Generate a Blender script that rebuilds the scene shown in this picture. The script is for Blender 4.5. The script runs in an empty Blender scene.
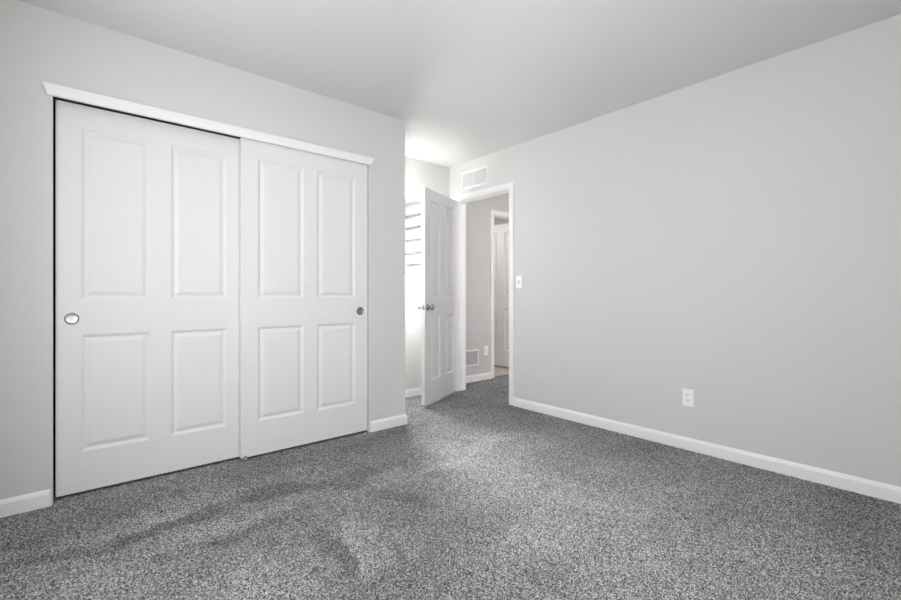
import bpy, bmesh, math, random
import numpy as np
from mathutils import Vector, Matrix

S = bpy.context.scene
COL = S.collection
random.seed(4)

# ------------------------------------------------------------------ camera
cam_data = bpy.data.cameras.new('camera')
cam = bpy.data.objects.new('camera', cam_data)
COL.objects.link(cam)
cam.location = (0.0, 0.0, 1.0337)
cam.rotation_euler = (math.pi / 2, 0.0, math.radians(49.511 - 90.0))
cam_data.sensor_width = 36.0
cam_data.lens = 439.125 / 901.0 * 36.0
cam_data.shift_y = -4.68 / 901.0
cam_data.clip_start = 0.02
S.camera = cam

# ------------------------------------------------------------------ exposure
S.view_settings.view_transform = 'Standard'
S.view_settings.look = 'None'
S.view_settings.gamma = 1.0
S.view_settings.use_curve_mapping = False
S.view_settings.exposure = 0.0
S.cycles.max_bounces = 16
S.cycles.diffuse_bounces = 12
S.cycles.sample_clamp_indirect = 40.0

# ------------------------------------------------------------------ daylight and added lights
W = bpy.data.worlds.new('world')
S.world = W
W.use_nodes = True
wn = W.node_tree.nodes
bg = wn['Background']
bg.inputs['Color'].default_value = (0.80, 0.89, 1.0, 1)
bg.inputs['Strength'].default_value = 0.25


def lamp(name, kind, loc, energy, color=(1, 1, 1), size=None, size_y=None, target=None, radius=None):
    d = bpy.data.lights.new(name, kind)
    d.energy = energy
    d.color = color
    if kind == 'AREA':
        d.shape = 'RECTANGLE'
        d.size = size
        d.size_y = size_y
    if radius is not None:
        d.shadow_soft_size = radius
    o = bpy.data.objects.new(name, d)
    COL.objects.link(o)
    o.location = loc
    if target is not None:
        o.rotation_euler = Vector(target).to_track_quat('-Z', 'Y').to_euler()
    return o


sun = lamp('sun', 'SUN', (0, 8, 8), 6.5, (1.0, 0.97, 0.93), target=(0.83 * 0.5, -0.55 * 0.5, -0.866))
sun.data.angle = math.radians(0.6)
# daylight at the left window; unseen rear area light added as fill
lamp('left_window_daylight', 'AREA', (-0.53, 1.15, 1.35), 53.0, (0.972, 0.985, 1.0), 1.70, 1.50, target=(1, 0, 0))
rear = lamp('rear_fill', 'AREA', (1.40, -0.86, 1.40), 9.5, (1.0, 0.97, 0.94), 1.60, 1.25, target=(0, 1, 0))
rear.data.spread = math.radians(110)
# added area light outside the alcove window, hidden behind the closet corner
alc = lamp('alcove_fill', 'AREA', (2.41, 3.92, 1.74), 92.0, (1.0, 1.0, 1.0), 0.38, 0.78, target=(-0.40, -1, -1.15))
alc.data.spread = math.radians(150)
# unseen point lights added to brighten the bedroom, the landing and the bathroom
lamp('bedroom_fill', 'POINT', (1.20, 0.95, 2.15), 3.5, (1.0, 0.98, 0.96), radius=0.14)
lamp('landing_fill', 'POINT', (3.70, 1.55, 1.75), 60.0, (1.0, 0.965, 0.95), radius=0.12)
lamp('bathroom_fill', 'POINT', (3.75, 5.0, 1.95), 19.0, (1.0, 0.94, 0.90), radius=0.12)

# ------------------------------------------------------------------ materials


def mat(name, color, rough=0.6, metal=0.0, bump=0.0, bump_scale=200.0, spec=0.4, dist=0.002):
    m = bpy.data.materials.new(name)
    m.use_nodes = True
    nt = m.node_tree
    b = nt.nodes['Principled BSDF']
    b.inputs['Base Color'].default_value = (*color, 1)
    b.inputs['Roughness'].default_value = rough
    b.inputs['Metallic'].default_value = metal
    b.inputs['Specular IOR Level'].default_value = spec
    tc = nt.nodes.new('ShaderNodeTexCoord')
    no = nt.nodes.new('ShaderNodeTexNoise')
    no.inputs['Scale'].default_value = bump_scale
    no.inputs['Detail'].default_value = 3
    nt.links.new(tc.outputs['Object'], no.inputs['Vector'])
    mr = nt.nodes.new('ShaderNodeMapRange')
    mr.inputs['To Min'].default_value = max(0.02, rough - 0.05)
    mr.inputs['To Max'].default_value = min(1, rough + 0.05)
    nt.links.new(no.outputs['Fac'], mr.inputs['Value'])
    nt.links.new(mr.outputs['Result'], b.inputs['Roughness'])
    if bump > 0:
        bp = nt.nodes.new('ShaderNodeBump')
        bp.inputs['Strength'].default_value = bump
        bp.inputs['Distance'].default_value = dist
        nt.links.new(no.outputs['Fac'], bp.inputs['Height'])
        nt.links.new(bp.outputs['Normal'], b.inputs['Normal'])
    return m


M = {
    'wall': mat('wall_paint', (0.672, 0.664, 0.655), 0.75, bump=0.25, bump_scale=120, spec=0.2),
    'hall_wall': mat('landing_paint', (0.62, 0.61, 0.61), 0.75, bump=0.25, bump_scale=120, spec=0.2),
    'ceiling': mat('ceiling_paint', (0.72, 0.715, 0.712), 0.9, bump=0.3, bump_scale=90, spec=0.1),
    'door': mat('door_paint', (0.785, 0.785, 0.785), 0.42, bump=0.06, bump_scale=350),
    'trim': mat('trim_paint', (0.88, 0.88, 0.885), 0.38, bump=0.03, bump_scale=200),
    'plate': mat('white_plastic', (0.93, 0.93, 0.925), 0.3),
    'slot': mat('dark_slot', (0.03, 0.03, 0.03), 0.6),
    'screw': mat('screw_metal', (0.55, 0.55, 0.54), 0.3, metal=1.0),
    'vent': mat('vent_enamel', (0.87, 0.87, 0.87), 0.4),
    'duct': mat('duct_shadow', (0.50, 0.50, 0.50), 0.8),
    'chrome': mat('satin_nickel', (0.42, 0.41, 0.40), 0.10, metal=1.0),
    'pull_ring': mat('pull_ring_metal', (0.20, 0.20, 0.20), 0.35, metal=1.0),
    'pull_lit': mat('pull_lit_reflection', (0.82, 0.81, 0.79), 0.30, metal=1.0),  # left pull: bright window reflection put into the metal colour
    'pull_dim': mat('pull_dim_reflection', (0.30, 0.30, 0.30), 0.25, metal=1.0),  # right pull, same metal: its darker reflection put into the colour
    'nylon': mat('grey_nylon', (0.32, 0.32, 0.32), 0.5),
    'vinyl': mat('window_vinyl', (0.88, 0.88, 0.88), 0.35),
    'closet': mat('closet_painted_shade', (0.30, 0.30, 0.30), 0.9),  # shade inside the closet put into a dark wall colour
    'siding': mat('lap_siding_paint', (0.52, 0.52, 0.515), 0.7, bump=0.15, bump_scale=60),
    'ground': mat('outside_ground', (0.35, 0.34, 0.32), 0.9, bump=0.4, bump_scale=30),
    'tile': mat('beige_vinyl_floor', (0.52, 0.47, 0.43), 0.45, bump=0.05, bump_scale=40),
}


def carpet_material():
    m = bpy.data.materials.new('grey_carpet')
    m.use_nodes = True
    nt = m.node_tree
    N, L = nt.nodes.new, nt.links.new
    b = nt.nodes['Principled BSDF']
    b.inputs['Roughness'].default_value = 1.0
    b.inputs['Specular IOR Level'].default_value = 0.05
    tc = N('ShaderNodeTexCoord')
    # single yarn tufts, each with its own grey
    vo = N('ShaderNodeTexVoronoi')
    vo.inputs['Scale'].default_value = 290.0
    L(tc.outputs['Object'], vo.inputs['Vector'])
    sep = N('ShaderNodeSeparateColor')
    L(vo.outputs['Color'], sep.inputs['Color'])
    no = N('ShaderNodeTexNoise')
    no.inputs['Scale'].default_value = 110.0
    no.inputs['Detail'].default_value = 3.0
    no.inputs['Roughness'].default_value = 0.7
    L(tc.outputs['Object'], no.inputs['Vector'])
    mx = N('ShaderNodeMix')
    mx.data_type = 'FLOAT'
    mx.inputs[0].default_value = 0.28
    L(sep.outputs[0], mx.inputs[2])
    L(no.outputs['Fac'], mx.inputs[3])
    cr = N('ShaderNodeValToRGB')
    e = cr.color_ramp.elements
    e[0].position = 0.12
    e[0].color = (0.022, 0.022, 0.023, 1)
    e[1].position = 0.92
    e[1].color = (0.68, 0.68, 0.675, 1)
    k = e.new(0.50)
    k.color = (0.182, 0.182, 0.182, 1)
    L(mx.outputs[0], cr.inputs['Fac'])
    # brushed nap: the lie of the pile (vacuum strokes and footsteps)
    at = N('ShaderNodeAttribute')
    at.attribute_name = 'nap'
    mr = N('ShaderNodeMapRange')
    mr.inputs['From Min'].default_value = -1
    mr.inputs['From Max'].default_value = 1
    mr.inputs['To Min'].default_value = 0.56
    mr.inputs['To Max'].default_value = 1.48
    L(at.outputs['Fac'], mr.inputs['Value'])
    mul = N('ShaderNodeVectorMath')
    mul.operation = 'SCALE'
    L(cr.outputs['Color'], mul.inputs[0])
    L(mr.outputs['Result'], mul.inputs['Scale'])
    L(mul.outputs['Vector'], b.inputs['Base Color'])
    bp = N('ShaderNodeBump')
    bp.inputs['Strength'].default_value = 0.5
    bp.inputs['Distance'].default_value = 0.004
    L(mx.outputs[0], bp.inputs['Height'])
    L(bp.outputs['Normal'], b.inputs['Normal'])
    return m


M['carpet'] = carpet_material()


def glass_material():
    m = bpy.data.materials.new('window_glass')
    m.use_nodes = True
    nt = m.node_tree
    nt.nodes.remove(nt.nodes['Principled BSDF'])
    out = nt.nodes['Material Output']
    tr = nt.nodes.new('ShaderNodeBsdfTransparent')
    tr.inputs['Color'].default_value = (0.96, 0.98, 0.97, 1)
    gl = nt.nodes.new('ShaderNodeBsdfGlossy')
    gl.inputs['Roughness'].default_value = 0.02
    fr = nt.nodes.new('ShaderNodeFresnel')
    fr.inputs['IOR'].default_value = 1.35
    mx = nt.nodes.new('ShaderNodeMixShader')
    nt.links.new(fr.outputs[0], mx.inputs[0])
    nt.links.new(tr.outputs[0], mx.inputs[1])
    nt.links.new(gl.outputs[0], mx.inputs[2])
    nt.links.new(mx.outputs[0], out.inputs['Surface'])
    return m


M['glass'] = glass_material()

# ------------------------------------------------------------------ builders


def obj(name, bm, material, parent=None, smooth=False):
    me = bpy.data.meshes.new(name)
    bmesh.ops.remove_doubles(bm, verts=bm.verts[:], dist=1e-5)
    bmesh.ops.recalc_face_normals(bm, faces=bm.faces[:])
    bm.to_mesh(me)
    bm.free()
    mats = material if isinstance(material, list) else [material]
    for m in mats:
        me.materials.append(m)
    if smooth:
        for p in me.polygons:
            p.use_smooth = True
    o = bpy.data.objects.new(name, me)
    COL.objects.link(o)
    if parent is not None:
        o.parent = parent
    return o


def tag(o, label, cat, group=None, kind=None):
    o['label'] = label
    o['category'] = cat
    if group:
        o['group'] = group
    if kind:
        o['kind'] = kind
    return o


def struct(o, label, cat):
    return tag(o, label, cat, kind='structure')


def box(bm, a, b, bevel=0.0):
    x0, y0, z0 = a
    x1, y1, z1 = b
    vs = [bm.verts.new(c) for c in ((x0, y0, z0), (x1, y0, z0), (x1, y1, z0), (x0, y1, z0),
                                    (x0, y0, z1), (x1, y0, z1), (x1, y1, z1), (x0, y1, z1))]
    fs = [bm.faces.new([vs[i] for i in q]) for q in
          ((3, 2, 1, 0), (4, 5, 6, 7), (0, 1, 5, 4), (1, 2, 6, 5), (2, 3, 7, 6), (3, 0, 4, 7))]
    if bevel > 0:
        es = list({e for f in fs for e in f.edges})
        bmesh.ops.bevel(bm, geom=es, offset=bevel, segments=2, affect='EDGES', profile=0.6)
    return bm


def boxes(*bs, bevel=0.0):
    bm = bmesh.new()
    for a, b in bs:
        box(bm, a, b, bevel)
    return bm


def extrude_profile(bm, prof, p0, p1, u_dir, v_dir, end0=None, end1=None):
    """Sweep a closed (u, v) profile from p0 to p1. end0/end1: extra travel per (u, v) for mitres."""
    p0, p1 = Vector(p0), Vector(p1)
    t = (p1 - p0).normalized()
    u_dir, v_dir = Vector(u_dir), Vector(v_dir)
    rings = []
    for p, e in ((p0, end0), (p1, end1)):
        ring = []
        for (u, v) in prof:
            q = p + u_dir * u + v_dir * v
            if e:
                q = q + t * e(u, v)
            ring.append(bm.verts.new(q))
        rings.append(ring)
    n = len(prof)
    for i in range(n):
        j = (i + 1) % n
        bm.faces.new((rings[0][i], rings[0][j], rings[1][j], rings[1][i]))
    bm.faces.new(rings[0])
    bm.faces.new(rings[1])


def lathe(bm, prof, seg=28, axis=Vector((0, 0, 1)), origin=Vector((0, 0, 0)), squash=1.0):
    """prof: list of (r, h) along axis."""
    axis = Vector(axis).normalized()
    a = axis.orthogonal().normalized()
    b = axis.cross(a)
    rings = []
    for r, h in prof:
        if r < 1e-6:
            rings.append([bm.verts.new(Vector(origin) + axis * h)])
        else:
            rings.append([bm.verts.new(Vector(origin) + axis * h + a * (r * math.cos(2 * math.pi * k / seg))
                                       + b * (r * squash * math.sin(2 * math.pi * k / seg))) for k in range(seg)])
    for R0, R1 in zip(rings, rings[1:]):
        for k in range(seg):
            l = (k + 1) % seg
            q = [R0[k % len(R0)], R0[l % len(R0)], R1[l % len(R1)], R1[k % len(R1)]]
            u = []
            for v in q:
                if v not in u:
                    u.append(v)
            if len(u) > 2:
                bm.faces.new(u)
    for R in (rings[0], rings[-1]):
        if len(R) > 2:
            bm.faces.new(R)


# ------------------------------------------------------------------ dimensions (metres)
H = 2.44
D = 2.934            # face of the closet wall
WX = 3.135           # face of the right wall
YB = 3.689           # face of the alcove wall with the window
XC = 2.024           # free corner of the closet wall
XL = -0.47           # left wall
YR = -0.80           # rear wall behind the camera
T = 0.115            # partition thickness
YH = 3.843           # face of the landing wall
OX0, OX1, OZ = -0.0865, 1.692, 2.050      # closet opening
DY0, DY1, DZ = 2.807, 3.555, 2.040       # clear bedroom doorway
JT = 0.018
BX0, BX1 = 4.000, 4.655                  # bathroom doorway
WX0, WX1, WZ0, WZ1 = 2.20, 2.97, 1.212, 2.084   # alcove window opening
YO = 3.840           # outside face of alcove wall
XH = 5.30            # far end of the landing

# ------------------------------------------------------------------ structure
# carpet laid as the floor: a fine mesh of tufts, rising and falling a few millimetres
def build_floor():
    rng = np.random.default_rng(7)
    x0, x1, y0, y1 = XL - 0.02, XH, YR - 0.02, 3.905
    st = 0.0075
    nx, ny = int((x1 - x0) / st), int((y1 - y0) / st)
    xs = np.linspace(x0, x1, nx)
    ys = np.linspace(y0, y1, ny)
    X, Y = np.meshgrid(xs, ys)
    Z = -0.006 + rng.normal(0, 0.0022, X.shape)
    jx = rng.uniform(-0.0025, 0.0025, X.shape)
    jy = rng.uniform(-0.0025, 0.0025, X.shape)

    def smooth_noise(cell_x, cell_y, seed, rot=0.0):
        r = np.random.default_rng(seed)
        c, s = math.cos(rot), math.sin(rot)
        U = (X * c + Y * s) / cell_x + 50
        V = (-X * s + Y * c) / cell_y + 50
        G = r.uniform(-1, 1, (160, 160))
        i, j = np.floor(U).astype(int), np.floor(V).astype(int)
        fu, fv = U - i, V - j
        fu = fu * fu * (3 - 2 * fu)
        fv = fv * fv * (3 - 2 * fv)
        i %= 159
        j %= 159
        return (G[i, j] * (1 - fu) + G[i + 1, j] * fu) * (1 - fv) + (G[i, j + 1] * (1 - fu) + G[i + 1, j + 1] * fu) * fv

    wob = 0.05 * smooth_noise(0.25, 0.25, 3) + 0.02 * smooth_noise(0.07, 0.07, 5)
    nap = 0.24 * smooth_noise(0.75, 0.16, 11, 0.12) + 0.24 * smooth_noise(0.30, 0.22, 12, -0.5) + 0.12 * smooth_noise(0.10, 0.10, 13)

    def stroke(ax, ay, bx, by, w, val, soft=0.35):
        """one pass of the vacuum head: a band from a to b, w wide"""
        nonlocal nap
        dx, dy = bx - ax, by - ay
        ln = math.hypot(dx, dy)
        tx, ty = dx / ln, dy / ln
        u = (X - ax) * tx + (Y - ay) * ty
        v = -(X - ax) * ty + (Y - ay) * tx + wob
        m = np.clip((w / 2 - np.abs(v)) / (w * soft * 0.5), 0, 1)
        m = m * np.clip((u + 0.03 + wob) / 0.10, 0, 1) * np.clip((ln - u + wob) / 0.10, 0, 1)
        nap = nap * (1 - 0.6 * m) + val * m

    for s in STROKES:
        stroke(*s)
    nap = np.clip(nap, -1, 1)
    co = np.stack([X + jx, Y + jy, Z], -1).reshape(-1, 3)
    idx = np.arange(nx * ny).reshape(ny, nx)
    q = np.stack([idx[:-1, :-1], idx[:-1, 1:], idx[1:, 1:], idx[1:, :-1]], -1).reshape(-1, 4)
    cx = (X[:-1, :-1] + st / 2).reshape(-1)
    cy = (Y[:-1, :-1] + st / 2).reshape(-1)
    # only rooms: bedroom, alcove, closet, landing
    keep = (cx < WX + T + 0.02) & (cy < YB + 0.02) | (cx > WX - 0.02)
    q = q[keep]
    me = bpy.data.meshes.new('floor')
    me.vertices.add(len(co))
    me.vertices.foreach_set('co', co.ravel())
    me.loops.add(q.size)
    me.loops.foreach_set('vertex_index', q.ravel().astype(np.int32))
    me.polygons.add(len(q))
    me.polygons.foreach_set('loop_start', np.arange(0, q.size, 4, dtype=np.int32))
    me.update(calc_edges=True)
    me.polygons.foreach_set('use_smooth', np.ones(len(q), dtype=bool))
    a = me.attributes.new('nap', 'FLOAT', 'POINT')
    a.data.foreach_set('value', nap.ravel().astype(np.float32))
    me.materials.append(M['carpet'])
    o = bpy.data.objects.new('floor', me)
    COL.objects.link(o)
    return o


# vacuum strokes: (from x, y, to x, y, width, lie of the pile)
STROKES = [
    (-0.27, 2.36, 0.08, 2.31, 0.088, -0.6),
    (0.08, 2.31, 0.60, 2.40, 0.105, -0.75),
    (0.60, 2.40, 0.99, 2.37, 0.129, -0.7),
    (0.99, 2.37, 1.22, 2.08, 0.107, -0.5),
    (0.16, 2.03, 0.39, 2.04, 0.081, -0.6),
    (0.39, 2.04, 0.81, 2.06, 0.101, -0.65),
    (0.33, 2.71, 0.51, 2.68, 0.114, -0.5),
    (-0.02, 2.41, -0.18, 2.65, 0.045, -0.4),
    (0.76, 1.49, 0.85, 1.93, 0.088, -0.6),
    (0.79, 1.42, 1.00, 1.92, 0.096, 0.6),
    (0.89, 1.42, 1.04, 1.83, 0.083, 0.5),
    (1.02, 1.38, 1.08, 1.73, 0.087, 0.35),
    (1.29, 2.17, 1.57, 2.07, 0.224, 0.55),
    (1.16, 2.05, 1.37, 1.68, 0.141, -0.4),
    (1.79, 2.60, 2.00, 2.15, 0.296, 0.4),
    (1.60, 2.06, 2.59, 2.22, 0.176, 0.35),
    (1.53, 2.02, 1.69, 1.98, 0.134, -0.4),
    (0.34, 2.20, 0.86, 2.18, 0.104, 0.25),
    (0.53, 1.80, 0.68, 1.81, 0.103, 0.35),
    (0.42, 1.60, 0.61, 1.87, 0.076, 0.3),
    (1.56, 1.33, 1.35, 1.10, 0.061, 0.3),
]
struct(build_floor(), 'grey speckled cut pile carpet covering the bedroom floor', 'floor')

struct(obj('floor_bathroom', boxes(((WX + T, 3.905, -0.05), (XH, 6.0, 0.004))), M['tile']),
       'beige hard floor seen through the far doorway beyond the carpet', 'floor')

bm = boxes(((XL - 0.12, YR - 0.12, H), (XH + 0.12, YO, H + 0.15)), ((WX - 0.005, YO, H), (XH + 0.12, 6.12, H + 0.15)))
struct(obj('ceiling', bm, M['ceiling']), 'plain pale grey painted ceiling over the whole room', 'ceiling')

# left wall with the daylight window, rear wall (both behind the camera)
bm = boxes(((XL - 0.12, YR - 0.12, -0.05), (XL, 0.30, H)), ((XL - 0.12, 2.00, -0.05), (XL, YO, H)),
           ((XL - 0.12, 0.30, -0.05), (XL, 2.00, 0.60)), ((XL - 0.12, 0.30, 2.10), (XL, 2.00, H)))
struct(obj('wall_left', bm, M['wall']), 'pale grey wall left of the closet doors', 'wall')
bm = boxes(((XL, YR - 0.12, -0.05), (0.60, YR, H)), ((2.20, YR - 0.12, -0.05), (XH, YR, H)),
           ((0.60, YR - 0.12, -0.05), (2.20, YR, 0.85)), ((0.60, YR - 0.12, 2.15), (2.20, YR, H)))
struct(obj('wall_rear', bm, M['wall']),
       'pale grey wall facing the closet doors from behind the viewer', 'wall')

# closet front wall with the wide opening, its return at the free corner, and the closet shell
bm = boxes(((XL, D, -0.05), (OX0, D + T, H)), ((OX1, D, -0.05), (XC, D + T, H)), ((OX0, D, OZ), (OX1, D + T, H)))
struct(obj('wall_closet', bm, M['wall']), 'pale grey wall around and above the white sliding closet doors', 'wall')
struct(obj('wall_closet_return', boxes(((XC - T, D + T, -0.05), (XC, YB, H))), M['wall']),
       'pale grey side of the closet facing the window alcove', 'wall')
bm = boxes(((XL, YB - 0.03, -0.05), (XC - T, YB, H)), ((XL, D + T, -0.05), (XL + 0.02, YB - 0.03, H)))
struct(obj('wall_closet_inside', bm, M['closet']), 'inner wall of the closet behind the sliding doors, shade put into its colour', 'wall')

# alcove wall with the window
bm = boxes(((XL - 0.12, YB, -0.05), (WX0, YO, H)), ((WX1, YB, -0.05), (WX + T, YO, H)),
           ((WX0, YB, -0.05), (WX1, YO, WZ0)), ((WX0, YB, WZ1), (WX1, YO, H)))
struct(obj('wall_alcove', bm, M['wall']), 'pale grey short wall behind the open door with a window in it', 'wall')

# right wall with the doorway
bm = boxes(((WX, YR, -0.05), (WX + T, DY0 - JT, H)), ((WX, DY1 + JT, -0.05), (WX + T, YB, H)),
           ((WX, DY0 - JT, DZ + JT), (WX + T, DY1 + JT, H)))
struct(obj('wall_right', bm, M['wall']), 'long plain pale grey wall on the right with one outlet', 'wall')

# landing
bm = boxes(((WX + T, YH, -0.05), (BX0 - JT, YH + T, H)), ((BX1 + JT, YH, -0.05), (XH, YH + T, H)),
           ((BX0 - JT, YH, 2.04 + JT), (BX1 + JT, YH + T, H)))
struct(obj('wall_hall', bm, M['hall_wall']), 'grey landing wall seen through the open bedroom doorway', 'wall')
struct(obj('wall_hall_end', boxes(((XH, YR - 0.12, -0.05), (XH + 0.12, 6.0, H))), M['hall_wall']),
       'grey end wall of the landing beyond the doorway', 'wall')
struct(obj('wall_bathroom', boxes(((WX - 0.005, 6.0, -0.05), (XH + 0.12, 6.12, H))), M['hall_wall']),
       'dim wall at the end of the room with the beige floor', 'wall')

# outer wall beyond the alcove window, clad in lap siding
bm = boxes(((WX + 0.012, YO + 0.001, -0.05), (WX + T - 0.001, 6.0, H)))
zz = 2.171 - 0.151 * 14 - 0.003
while zz < 2.44:
    z1 = min(zz + 0.166, 2.44)
    prof = [(0.0, 0.016), (0.030, 0.0), (0.030, 0.003), (0.010, z1 - zz - 0.020), (0.0, z1 - zz - 0.020)]
    extrude_profile(bm, prof, (WX + 0.012, YO + 0.002, zz), (WX + 0.012, 5.99, zz), (-1, 0, 0), (0, 0, 1))
    zz += 0.151
struct(obj('wall_exterior', bm, M['siding']), 'white lap siding boards outside seen through the alcove window', 'wall')
struct(obj('ground', boxes(((-6, YO, -0.5), (WX, 14, -0.35))), M['ground']), 'ground outside below the alcove window', 'ground')

# alcove window
wf = bmesh.new()
fy0, fy1, fw = 3.770, 3.825, 0.036
box(wf, (WX0, fy0, WZ0), (WX0 + fw, fy1, WZ1))
box(wf, (WX1 - fw, fy0, WZ0), (WX1, fy1, WZ1))
box(wf, (WX0 + fw, fy0, WZ0), (WX1 - fw, fy1, WZ0 + fw))
box(wf, (WX0 + fw, fy0, WZ1 - fw), (WX1 - fw, fy1, WZ1))
win = struct(obj('window_1', wf, M['vinyl']), 'bright white framed window half hidden behind the open door', 'window')
obj('pane', boxes(((WX0 + fw, 3.795, WZ0 + fw), (WX1 - fw, 3.799, WZ1 - fw))), M['glass'], win)


# ------------------------------------------------------------------ baseboards
BB_H, BB_T = 0.081, 0.013
BB = [(0, 0), (BB_T, 0), (BB_T, BB_H - 0.020), (BB_T * 0.80, BB_H - 0.012), (BB_T * 0.42, BB_H - 0.002), (BB_T * 0.30, BB_H), (0, BB_H)]


def baseboard(name, runs, label):
    """runs: (p0, p1, outward direction, mitre at start, mitre at end): +1 outside corner, 0 square"""
    bm = bmesh.new()
    for p0, p1, n, m0, m1 in runs:
        p0, p1 = (p0[0], p0[1], -0.005), (p1[0], p1[1], -0.005)
        extrude_profile(bm, BB, p0, p1, n, (0, 0, 1),
                        (lambda u, v, s=m0: -u * s), (lambda u, v, s=m1: u * s))
    return struct(obj(name, bm, M['trim']), label, 'baseboard')


baseboard('baseboard_closet_left', [((XL + 0.001, D, 0), (OX0 - 0.004, D, 0), (0, -1, 0), 0, -0.6)],
          'short white baseboard at the foot of the wall left of the closet doors')
baseboard('baseboard_closet_corner', [((OX1 + 0.008, D, 0), (XC, D, 0), (0, -1, 0), 0, 1),
                                      ((XC, D, 0), (XC, YB - 0.001, 0), (1, 0, 0), 1, 0)],
          'short white baseboard wrapping the wall corner right of the closet doors')
baseboard('baseboard_alcove', [((XC + BB_T + 0.001, YB, 0), (WX - 0.001, YB, 0), (0, -1, 0), 0, 0)],
          'white baseboard under the alcove window behind the open door')
baseboard('baseboard_right', [((WX, YR + 0.001, 0), (WX, 2.752, 0), (-1, 0, 0), 0, 0)],
          'long white baseboard running along the right wall')
baseboard('baseboard_hall', [((WX + T + 0.001, YH, 0), (BX0 - 0.062, YH, 0), (0, -1, 0), 0, 0)],
          'white baseboard on the grey landing wall below the floor grille')

# ------------------------------------------------------------------ casings and jambs
CW = 0.058
CAS = [(0, 0), (0, 0.009), (0.006, 0.012), (0.016, 0.011), (0.020, 0.0125), (0.030, 0.0155), (0.044, 0.017), (0.054, 0.016), (CW, 0.012), (CW, 0)]


def casing(bm, a0, a1, ztop, base, along, out):
    """U-shaped mitred casing around an opening: a0..a1 along axis 'along', head at ztop; profile u grows away from the opening."""
    along, out = Vector(along), Vector(out)
    base = Vector(base)
    up = Vector((0, 0, 1))
    extrude_profile(bm, CAS, base + along * a0, base + along * a0 + up * ztop, -along, out, None, lambda u, v: u)
    extrude_profile(bm, CAS, base + along * a1, base + along * a1 + up * ztop, along, out, None, lambda u, v: u)
    extrude_profile(bm, CAS, base + along * a0 + up * ztop, base + along * a1 + up * ztop, up, out, lambda u, v: -u, lambda u, v: u)


bm = bmesh.new()
R = 0.005
casing(bm, DY0 - R + 0.006, DY1 + R, DZ + R, (WX - 0.0005, 0, 0), (0, 1, 0), (-1, 0, 0))
tr = struct(obj('trim_1', bm, M['trim']), 'white moulded casing around the open bedroom doorway', 'door trim')
bm = bmesh.new()
casing(bm, DY0 - R, DY1 + R, DZ + R, (WX + T + 0.0005, 0, 0), (0, 1, 0), (1, 0, 0))
obj('landing_casing', bm, M['trim'], tr)
jb = boxes(((WX, DY0 - JT + 0.0005, 0), (WX + T, DY0, DZ)), ((WX, DY1, 0), (WX + T, DY1 + JT - 0.0005, DZ)),
           ((WX, DY0 - JT + 0.0005, DZ), (WX + T, DY1 + JT - 0.0005, DZ + JT - 0.0005)))
obj('jamb', jb, M['trim'], tr)
sx0, sx1, sd = WX + 0.040, WX + 0.075, 0.011
obj('door_stop', boxes(((sx0, DY0, 0), (sx1, DY0 + sd, DZ)), ((sx0, DY1 - sd, 0), (sx1, DY1, DZ)),
                       ((sx0, DY0 + sd, DZ - sd), (sx1, DY1 - sd, DZ))), M['trim'], tr)

bm = bmesh.new()
casing(bm, BX0 - R, BX1 + R, 2.04 + R, (0, YH - 0.0005, 0), (1, 0, 0), (0, -1, 0))
tb = struct(obj('trim_2', bm, M['trim']), 'white casing of the narrow doorway across the landing', 'door trim')
jb = boxes(((BX0 - JT + 0.0005, YH, 0), (BX0, YH + T, 2.04)), ((BX1, YH, 0), (BX1 + JT - 0.0005, YH + T, 2.04)),
           ((BX0 - JT + 0.0005, YH, 2.04), (BX1 + JT - 0.0005, YH + T, 2.04 + JT - 0.0005)))
obj('jamb', jb, M['trim'], tb)

# closet header: a small crown moulding with mitred returns
CR = [(0, 0), (0.018, 0.0), (0.0195, 0.003), (0.0235, 0.016), (0.029, 0.030), (0.0345, 0.041), (0.036, 0.046), (0.036, 0.050), (0, 0.050)]
bm = bmesh.new()
hx0, hx1, hz = OX0 + 0.0005, OX1 - 0.004, 2.0195
extrude_profile(bm, CR, (hx0, D - 0.0005, hz), (hx1, D - 0.0005, hz), (0, -1, 0), (0, 0, 1), lambda u, v: -u, lambda u, v: u)
tc_ = struct(obj('trim_3', bm, M['trim']), 'white crown moulding header above the sliding closet doors', 'closet trim')
obj('track', boxes(((OX0 + 0.002, D + 0.012, 2.031), (OX1 - 0.002, D + 0.105, OZ - 0.001))), M['slot'], tc_)


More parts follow.
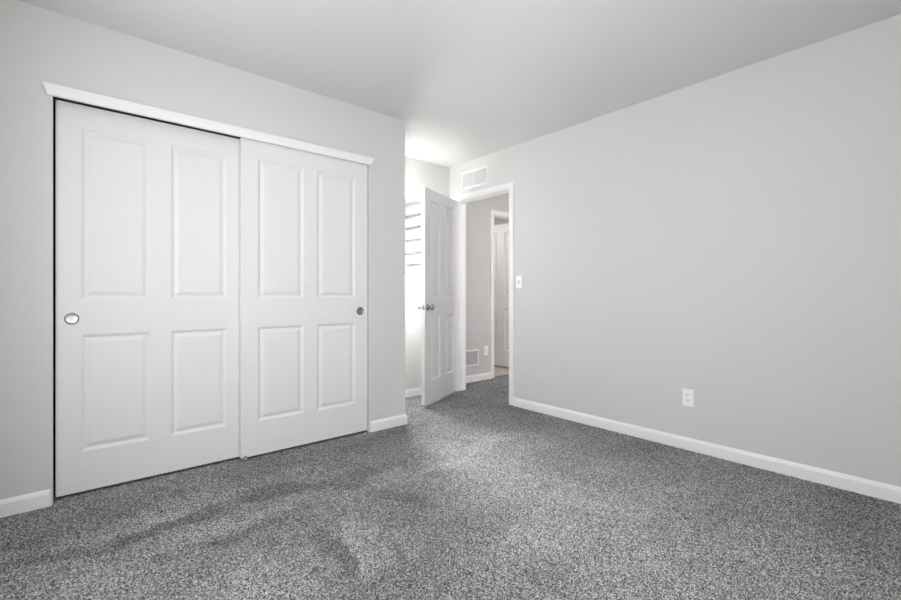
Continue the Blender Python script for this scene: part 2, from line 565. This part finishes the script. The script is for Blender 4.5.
# ------------------------------------------------------------------ moulded four panel doors
def panel_door(w, h, t, panels, both=True, depth=1.0):
    """leaf in local space: x 0..w, z 0..h, front face at y=0 (facing -y), back at y=t. panels: (x0, x1, z0, z1)."""
    bm = bmesh.new()
    prof = [(0.0, 0.0), (0.0015, 0.0012), (0.006, 0.0035), (0.013, 0.0085), (0.016, 0.0095), (0.019, 0.0095), (0.022, 0.0088), (0.038, 0.0030), (0.042, 0.0022), (0.044, 0.0021)]
    xs = sorted({0, w} | {p[0] for p in panels} | {p[1] for p in panels})
    zs = sorted({0, h} | {p[2] for p in panels} | {p[3] for p in panels})

    def face(y, s):
        for i in range(len(xs) - 1):
            for k in range(len(zs) - 1):
                a, b, c, d = xs[i], xs[i + 1], zs[k], zs[k + 1]
                mx_, mz_ = (a + b) / 2, (c + d) / 2
                if any(p[0] < mx_ < p[1] and p[2] < mz_ < p[3] for p in panels):
                    continue
                bm.faces.new([bm.verts.new(q) for q in ((a, y, c), (b, y, c), (b, y, d), (a, y, d))])
        for (a, b, c, d) in panels:
            # split the rim where the neighbour grid has extra verts: rims coincide with grid lines, so corners suffice
            prev = None
            for o_, dp in prof:
                ring = [bm.verts.new(q) for q in ((a + o_, y + s * dp * depth, c + o_), (b - o_, y + s * dp * depth, c + o_),
                                                  (b - o_, y + s * dp * depth, d - o_), (a + o_, y + s * dp * depth, d - o_))]
                if prev:
                    for m in range(4):
                        n = (m + 1) % 4
                        bm.faces.new((prev[m], prev[n], ring[n], ring[m]))
                prev = ring
            bm.faces.new(prev)

    face(0.0, 1)
    if both:
        face(t, -1)
    else:
        bm.faces.new([bm.verts.new(q) for q in ((0, t, 0), (w, t, 0), (w, t, h), (0, t, h))])
    for q in (((0, 0, 0), (w, 0, 0), (w, t, 0), (0, t, 0)), ((0, 0, h), (w, 0, h), (w, t, h), (0, t, h)),
              ((0, 0, 0), (0, t, 0), (0, t, h), (0, 0, h)), ((w, 0, 0), (w, t, 0), (w, t, h), (w, 0, h))):
        bm.faces.new([bm.verts.new(c) for c in q])
    return bm


def closet_door(name, x0, x1, y, label, pan):
    bm = panel_door(x1 - x0, 2.0145, 0.035, pan)
    o = obj(name, bm, M['door'])
    o.location = (x0, y, 0.0105)
    return struct(o, label, 'closet door')


def cup_pull(parent, x, z, cup_mat, dark=False):
    """flush round finger pull let into the face: a raised ring and a dished cup"""
    bm = bmesh.new()
    lathe(bm, [(0.0225, 0.0), (0.0225, 0.0022), (0.025, 0.0032), (0.0285, 0.0030), (0.0300, 0.0012), (0.0300, 0.0)], 36, (0, -1, 0), (x, 0.0, z))
    ring = obj('finger_pull', bm, M['pull_ring'] if not dark else M['pull_dim'], parent, smooth=True)
    ring['label'] = 'round metal finger pull'
    bm = bmesh.new()
    lathe(bm, [(0.0, 0.0004), (0.012, 0.0005), (0.018, 0.0009), (0.0215, 0.0018), (0.0232, 0.0026), (0.0232, 0.0)], 36, (0, -1, 0), (x, 0.0, z))
    obj('cup', bm, cup_mat, ring, smooth=True)


DL_X0, DL_X1, DL_Y = -0.077, 0.835, D + 0.055
DR_X0, DR_X1, DR_Y = 0.790, 1.686, D + 0.012
zb = 0.0105
left = closet_door('door_1', DL_X0, DL_X1, DL_Y, 'white sliding closet door on the rear track, beside the left wall',
                   [(0.099, 0.401, 0.218 - zb, 0.828 - zb), (0.497, 0.793, 0.218 - zb, 0.828 - zb),
                    (0.099, 0.401, 1.012 - zb, 1.909 - zb), (0.497, 0.793, 1.012 - zb, 1.909 - zb)])
right = closet_door('door_2', DR_X0, DR_X1, DR_Y, 'white sliding closet door on the front track, nearer the room door',
                    [(0.100, 0.400, 0.226 - zb, 0.830 - zb), (0.496, 0.792, 0.226 - zb, 0.830 - zb),
                     (0.100, 0.400, 1.014 - zb, 1.909 - zb), (0.496, 0.792, 1.014 - zb, 1.909 - zb)])
cup_pull(left, -0.015 - DL_X0, 0.913 - zb, M['pull_lit'])
cup_pull(right, 1.623 - DR_X0, 0.916 - zb, M['pull_dim'], dark=True)

# floor guide between the two sliding doors
bm = bmesh.new()
box(bm, (-0.020, -0.006, 0.0), (0.020, 0.075, 0.004))
lathe(bm, [(0.009, 0.0), (0.009, 0.018), (0.006, 0.022), (0.0, 0.023)], 16, (0, 0, 1), (0.0, -0.008, 0.0))
g = obj('door_guide', bm, M['nylon'])
g.location = (0.812, DR_Y - 0.006, 0.003)
tag(g, 'small grey floor guide on the carpet where the two closet doors meet', 'door guide')


# ------------------------------------------------------------------ the open bedroom door
def door_knob(parent, origin, axis):
    bm = bmesh.new()
    lathe(bm, [(0.0325, 0.0), (0.0325, 0.004), (0.030, 0.007), (0.020, 0.0095), (0.0135, 0.011), (0.0115, 0.016),
               (0.0115, 0.028), (0.015, 0.033), (0.0225, 0.039), (0.0265, 0.047), (0.0265, 0.054), (0.022, 0.061), (0.012, 0.065), (0.0, 0.066)],
          32, axis, origin)
    k = obj('door_knob', bm, M['chrome'], parent, smooth=True)
    k['label'] = 'round brushed metal knob'
    return k


DWID, DHT, DTH = 0.742, 2.006, 0.035
zb3 = 0.026
# local x runs from the hinge to the free edge; local +y is the room side of the leaf
bm = panel_door(DWID, DHT, DTH, [(0.124, 0.312, 0.236 - zb3, 0.833 - zb3), (0.434, 0.628, 0.236 - zb3, 0.833 - zb3),
                                 (0.124, 0.312, 1.027 - zb3, 1.927 - zb3), (0.434, 0.628, 1.027 - zb3, 1.927 - zb3)], depth=1.5)
# leaf sits with its far face on the hinge line: shift so y runs -t..0
bmesh.ops.translate(bm, verts=bm.verts[:], vec=(0, -DTH, 0))
# mirror so that +x local maps to the direction away from the hinge while -y faces the camera
bmesh.ops.scale(bm, verts=bm.verts[:], vec=(-1, 1, 1))
door = obj('door_3', bm, M['door'])
door.location = (3.105, 3.548, zb3)
door.rotation_euler = (0, 0, math.radians(23.5))
struct(door, 'white four panel bedroom door standing half open in front of the window', 'door')
kx, kz = -0.690, 0.924 - zb3
door_knob(door, (kx, -DTH, kz), (0, -1, 0))
door_knob(door, (kx, 0.0, kz), (0, 1, 0))
bm = boxes(((-DWID - 0.0012, -DTH + 0.005, kz - 0.028), (-DWID, -0.005, kz + 0.028)), bevel=0.0004)
box(bm, (-DWID - 0.009, -DTH + 0.011, kz - 0.009), (-DWID - 0.001, -0.011, kz + 0.009), 0.002)
obj('latch', bm, M['chrome'], door)
for zc in (0.20, 1.0, 1.80):
    bm = bmesh.new()
    lathe(bm, [(0.0, -0.047), (0.004, -0.046), (0.0055, -0.044), (0.0055, 0.044), (0.004, 0.046), (0.0, 0.047)], 14, (0, 0, 1), (0.0, 0.004, zc))
    box(bm, (-0.0012, -0.030, zc - 0.044), (-0.0002, 0.002, zc + 0.044))
    obj('hinge', bm, M['chrome'], door)

# the bathroom door across the landing, swung open into that room
bm = panel_door(0.640, 2.012, 0.035, [(0.115, 0.260, 0.262 - 0.03, 0.847 - 0.03), (0.395, 0.535, 0.262 - 0.03, 0.847 - 0.03),
                                      (0.115, 0.260, 1.040 - 0.03, 1.925 - 0.03), (0.395, 0.535, 1.040 - 0.03, 1.925 - 0.03)], depth=1.5)
fd = obj('door_4', bm, M['door'])
fd.location = (4.591, 3.965 + 0.640, 0.030)
fd.rotation_euler = (0, 0, math.radians(-90))
struct(fd, 'white panelled door in the far room over a beige floor', 'door')


# ------------------------------------------------------------------ wall fittings
def to_wall(o, kind, a, z):
    """place a fitting built in local x (width), z (height), facing -y"""
    if kind == 'right':
        o.location = (WX, a, z)
        o.rotation_euler = (0, 0, math.radians(-90))
    else:
        o.location = (a, YH, z)
    return o


def plate_bm(w, h, t=0.0055):
    bm = bmesh.new()
    pr = [(0.0, 0.0), (0.0, 0.002), (0.0035, t), ]
    prev = None
    for ins, d in pr:
        ring = [bm.verts.new((sx * (w / 2 - ins), -d, sz * (h / 2 - ins))) for sx, sz in ((-1, -1), (1, -1), (1, 1), (-1, 1))]
        if prev:
            for m in range(4):
                n = (m + 1) % 4
                bm.faces.new((prev[m], prev[n], ring[n], ring[m]))
        else:
            bm.faces.new(ring)
        prev = ring
    bm.faces.new(prev)
    return bm


def screw(parent, x, z, y=-0.0055):
    bm = bmesh.new()
    lathe(bm, [(0.0033, 0.0), (0.0033, 0.0006), (0.002, 0.0012), (0.0, 0.0013)], 14, (0, -1, 0), (x, y, z))
    return obj('screw', bm, M['plate'], parent)


def outlet(kind, a, z, label):
    e = bpy.data.objects.new('outlet', None)
    COL.objects.link(e)
    e.empty_display_size = 0.03
    obj('cover_plate', plate_bm(0.072, 0.116), M['plate'], e)
    for dz in (-0.0195, 0.0195):
        bm = bmesh.new()
        pts = [(0.0172 * math.cos(t_), 0.0172 * math.sin(t_)) for t_ in np.linspace(0, 2 * math.pi, 32, endpoint=False)]
        pts = [(x, max(-0.0135, min(0.0135, z_))) for x, z_ in pts]
        r0 = [bm.verts.new((x, -0.005, z_ + dz)) for x, z_ in pts]
        r1 = [bm.verts.new((x, -0.0075, z_ + dz)) for x, z_ in pts]
        for m in range(32):
            n = (m + 1) % 32
            bm.faces.new((r0[m], r0[n], r1[n], r1[m]))
        bm.faces.new(r1)
        bm.faces.new(r0)
        f = obj('receptacle', bm, M['plate'], e)
        bm = bmesh.new()
        box(bm, (-0.0075, -0.0079, dz - 0.001), (-0.0050, -0.0070, dz + 0.0085))
        box(bm, (0.0050, -0.0079, dz - 0.001), (0.0075, -0.0070, dz + 0.0070))
        lathe(bm, [(0.0030, 0.0), (0.0030, 0.0009)], 14, (0, -1, 0), (0.0, -0.0070, dz - 0.0070))
        obj('slots', bm, M['slot'], f)
    screw(e, 0, 0)
    to_wall(e, kind, a, z)
    return tag(e, label, 'outlet')


outlet('right', 1.209, 0.346, 'white electrical outlet low on the long right wall')
outlet('hall', 3.858, 0.348, 'white electrical outlet on the grey landing wall beside the floor grille')

# light switch by the door
e = bpy.data.objects.new('light_switch', None)
COL.objects.link(e)
e.empty_display_size = 0.03
obj('cover_plate', plate_bm(0.072, 0.118), M['plate'], e)
bm = boxes(((-0.0055, -0.0065, -0.0125), (0.0055, -0.004, 0.0125)))
tgl = obj('toggle_slot', bm, M['nylon'], e)
bm = bmesh.new()
extrude_profile(bm, [(0, -0.006), (0.016, 0.001), (0.016, 0.007), (0, 0.006)], (-0.004, -0.005, -0.002), (0.004, -0.005, -0.002), (0, -1, 0), (0, 0, 1))
obj('toggle', bm, M['plate'], tgl)
screw(e, 0, 0.030)
screw(e, 0, -0.030)
to_wall(e, 'right', 2.688, 1.158)
tag(e, 'white toggle light switch on the right wall beside the doorway', 'light switch')


def grille(name, w, h, fr, mull, kind, a, z, label, vertical=True, tilt=35, back='duct', pitch=0.0088, half=0.0048):
    e = bpy.data.objects.new(name, None)
    COL.objects.link(e)
    e.empty_display_size = 0.05
    bm = bmesh.new()
    pr = [(0, 0), (0.0, 0.004), (0.004, 0.008), (fr - 0.003, 0.008), (fr, 0.005), (fr, 0)]
    # mitred frame: four sides
    hw, hh = w / 2, h / 2
    for p0, p1, u in (((-hw, 0, -hh), (hw, 0, -hh), (0, 0, 1)), ((hw, 0, -hh), (hw, 0, hh), (-1, 0, 0)),
                      ((hw, 0, hh), (-hw, 0, hh), (0, 0, -1)), ((-hw, 0, hh), (-hw, 0, -hh), (1, 0, 0))):
        extrude_profile(bm, pr, p0, p1, u, (0, -1, 0), lambda u_, v_: u_, lambda u_, v_: -u_)
    if mull:
        box(bm, (-0.007, -0.006, -hh + fr), (0.007, 0.0, hh - fr))
    obj('frame', bm, M['vent'], e)
    bm = boxes(((-hw + fr, -0.0012, -hh + fr), (hw - fr, -0.0004, hh - fr)))
    obj('backing', bm, M[back], e)
    bm = bmesh.new()
    ang = math.radians(tilt)
    th = 0.0009
    ins = fr
    spans = [(-hw + ins, -0.007), (0.007, hw - ins)] if mull else [(-hw + ins, hw - ins)]
    for s0, s1 in spans:
        if vertical:
            n = int((s1 - s0) / pitch)
            for i in range(n):
                c = s0 + (i + 0.5) * (s1 - s0) / n
                dx, dy = half * math.cos(ang), half * math.sin(ang)
                q = [(-dx, -dy), (dx, dy), (dx + th * math.sin(ang), dy - th), (-dx + th * math.sin(ang), -dy - th)]
                extrude_profile(bm, q, (c, -0.0045, -hh + ins), (c, -0.0045, hh - ins), (1, 0, 0), (0, 1, 0))
        else:
            n = int((2 * (hh - ins)) / pitch)
            for i in range(n):
                c = -hh + ins + (i + 0.5) * 2 * (hh - ins) / n
                dz, dy = half * math.cos(ang), half * math.sin(ang)
                q = [(-dz, dy), (dz, -dy), (dz, -dy - th), (-dz, dy - th)]
                extrude_profile(bm, q, (s0, -0.0045, c), (s1, -0.0045, c), (0, 0, 1), (0, 1, 0))
    obj('louvers', bm, M['vent'], e)
    to_wall(e, kind, a, z)
    return tag(e, label, 'vent')


grille('air_vent', 0.403, 0.187, 0.024, True, 'right', 3.2895, 2.245, 'white two section air vent above the bedroom doorway', True, 62, 'duct', 0.0125, 0.0045)
grille('wall_grille', 0.36, 0.200, 0.022, False, 'hall', 3.549, 0.281, 'white framed return grille low on the grey landing wall', False, 40, 'duct')

# exposure of the bedroom window frame in the left wall (behind the viewer)
bm = bmesh.new()
wy0, wy1, wz0, wz1, wm = 0.30, 2.00, 0.60, 2.10, 0.045
for a, b in (((XL - 0.05, wy0, wz0), (XL - 0.01, wy0 + wm, wz1)), ((XL - 0.05, wy1 - wm, wz0), (XL - 0.01, wy1, wz1)),
             ((XL - 0.05, wy0 + wm, wz0), (XL - 0.01, wy1 - wm, wz0 + wm)), ((XL - 0.05, wy0 + wm, wz1 - wm), (XL - 0.01, wy1 - wm, wz1)),
             ((XL - 0.05, 1.13, wz0 + wm), (XL - 0.01, 1.17, wz1 - wm))):
    box(bm, a, b)
w2 = obj('window_2', bm, M['vinyl'])
struct(w2, 'white window frame in the left wall that lights the room', 'window')

bm = bmesh.new()  # unseen rear window frame, added together with the rear fill light
for a, b in (((0.60, YR - 0.10, 0.85), (0.645, YR - 0.07, 2.15)), ((2.155, YR - 0.10, 0.85), (2.20, YR - 0.07, 2.15)),
             ((0.645, YR - 0.10, 0.85), (2.155, YR - 0.07, 0.895)), ((0.645, YR - 0.10, 2.105), (2.155, YR - 0.07, 2.15)),
             ((1.38, YR - 0.10, 0.895), (1.42, YR - 0.07, 2.105))):
    box(bm, a, b)
struct(obj('window_rear_added', bm, M['vinyl']), 'added unseen white window frame in the wall opposite the closet doors', 'window')
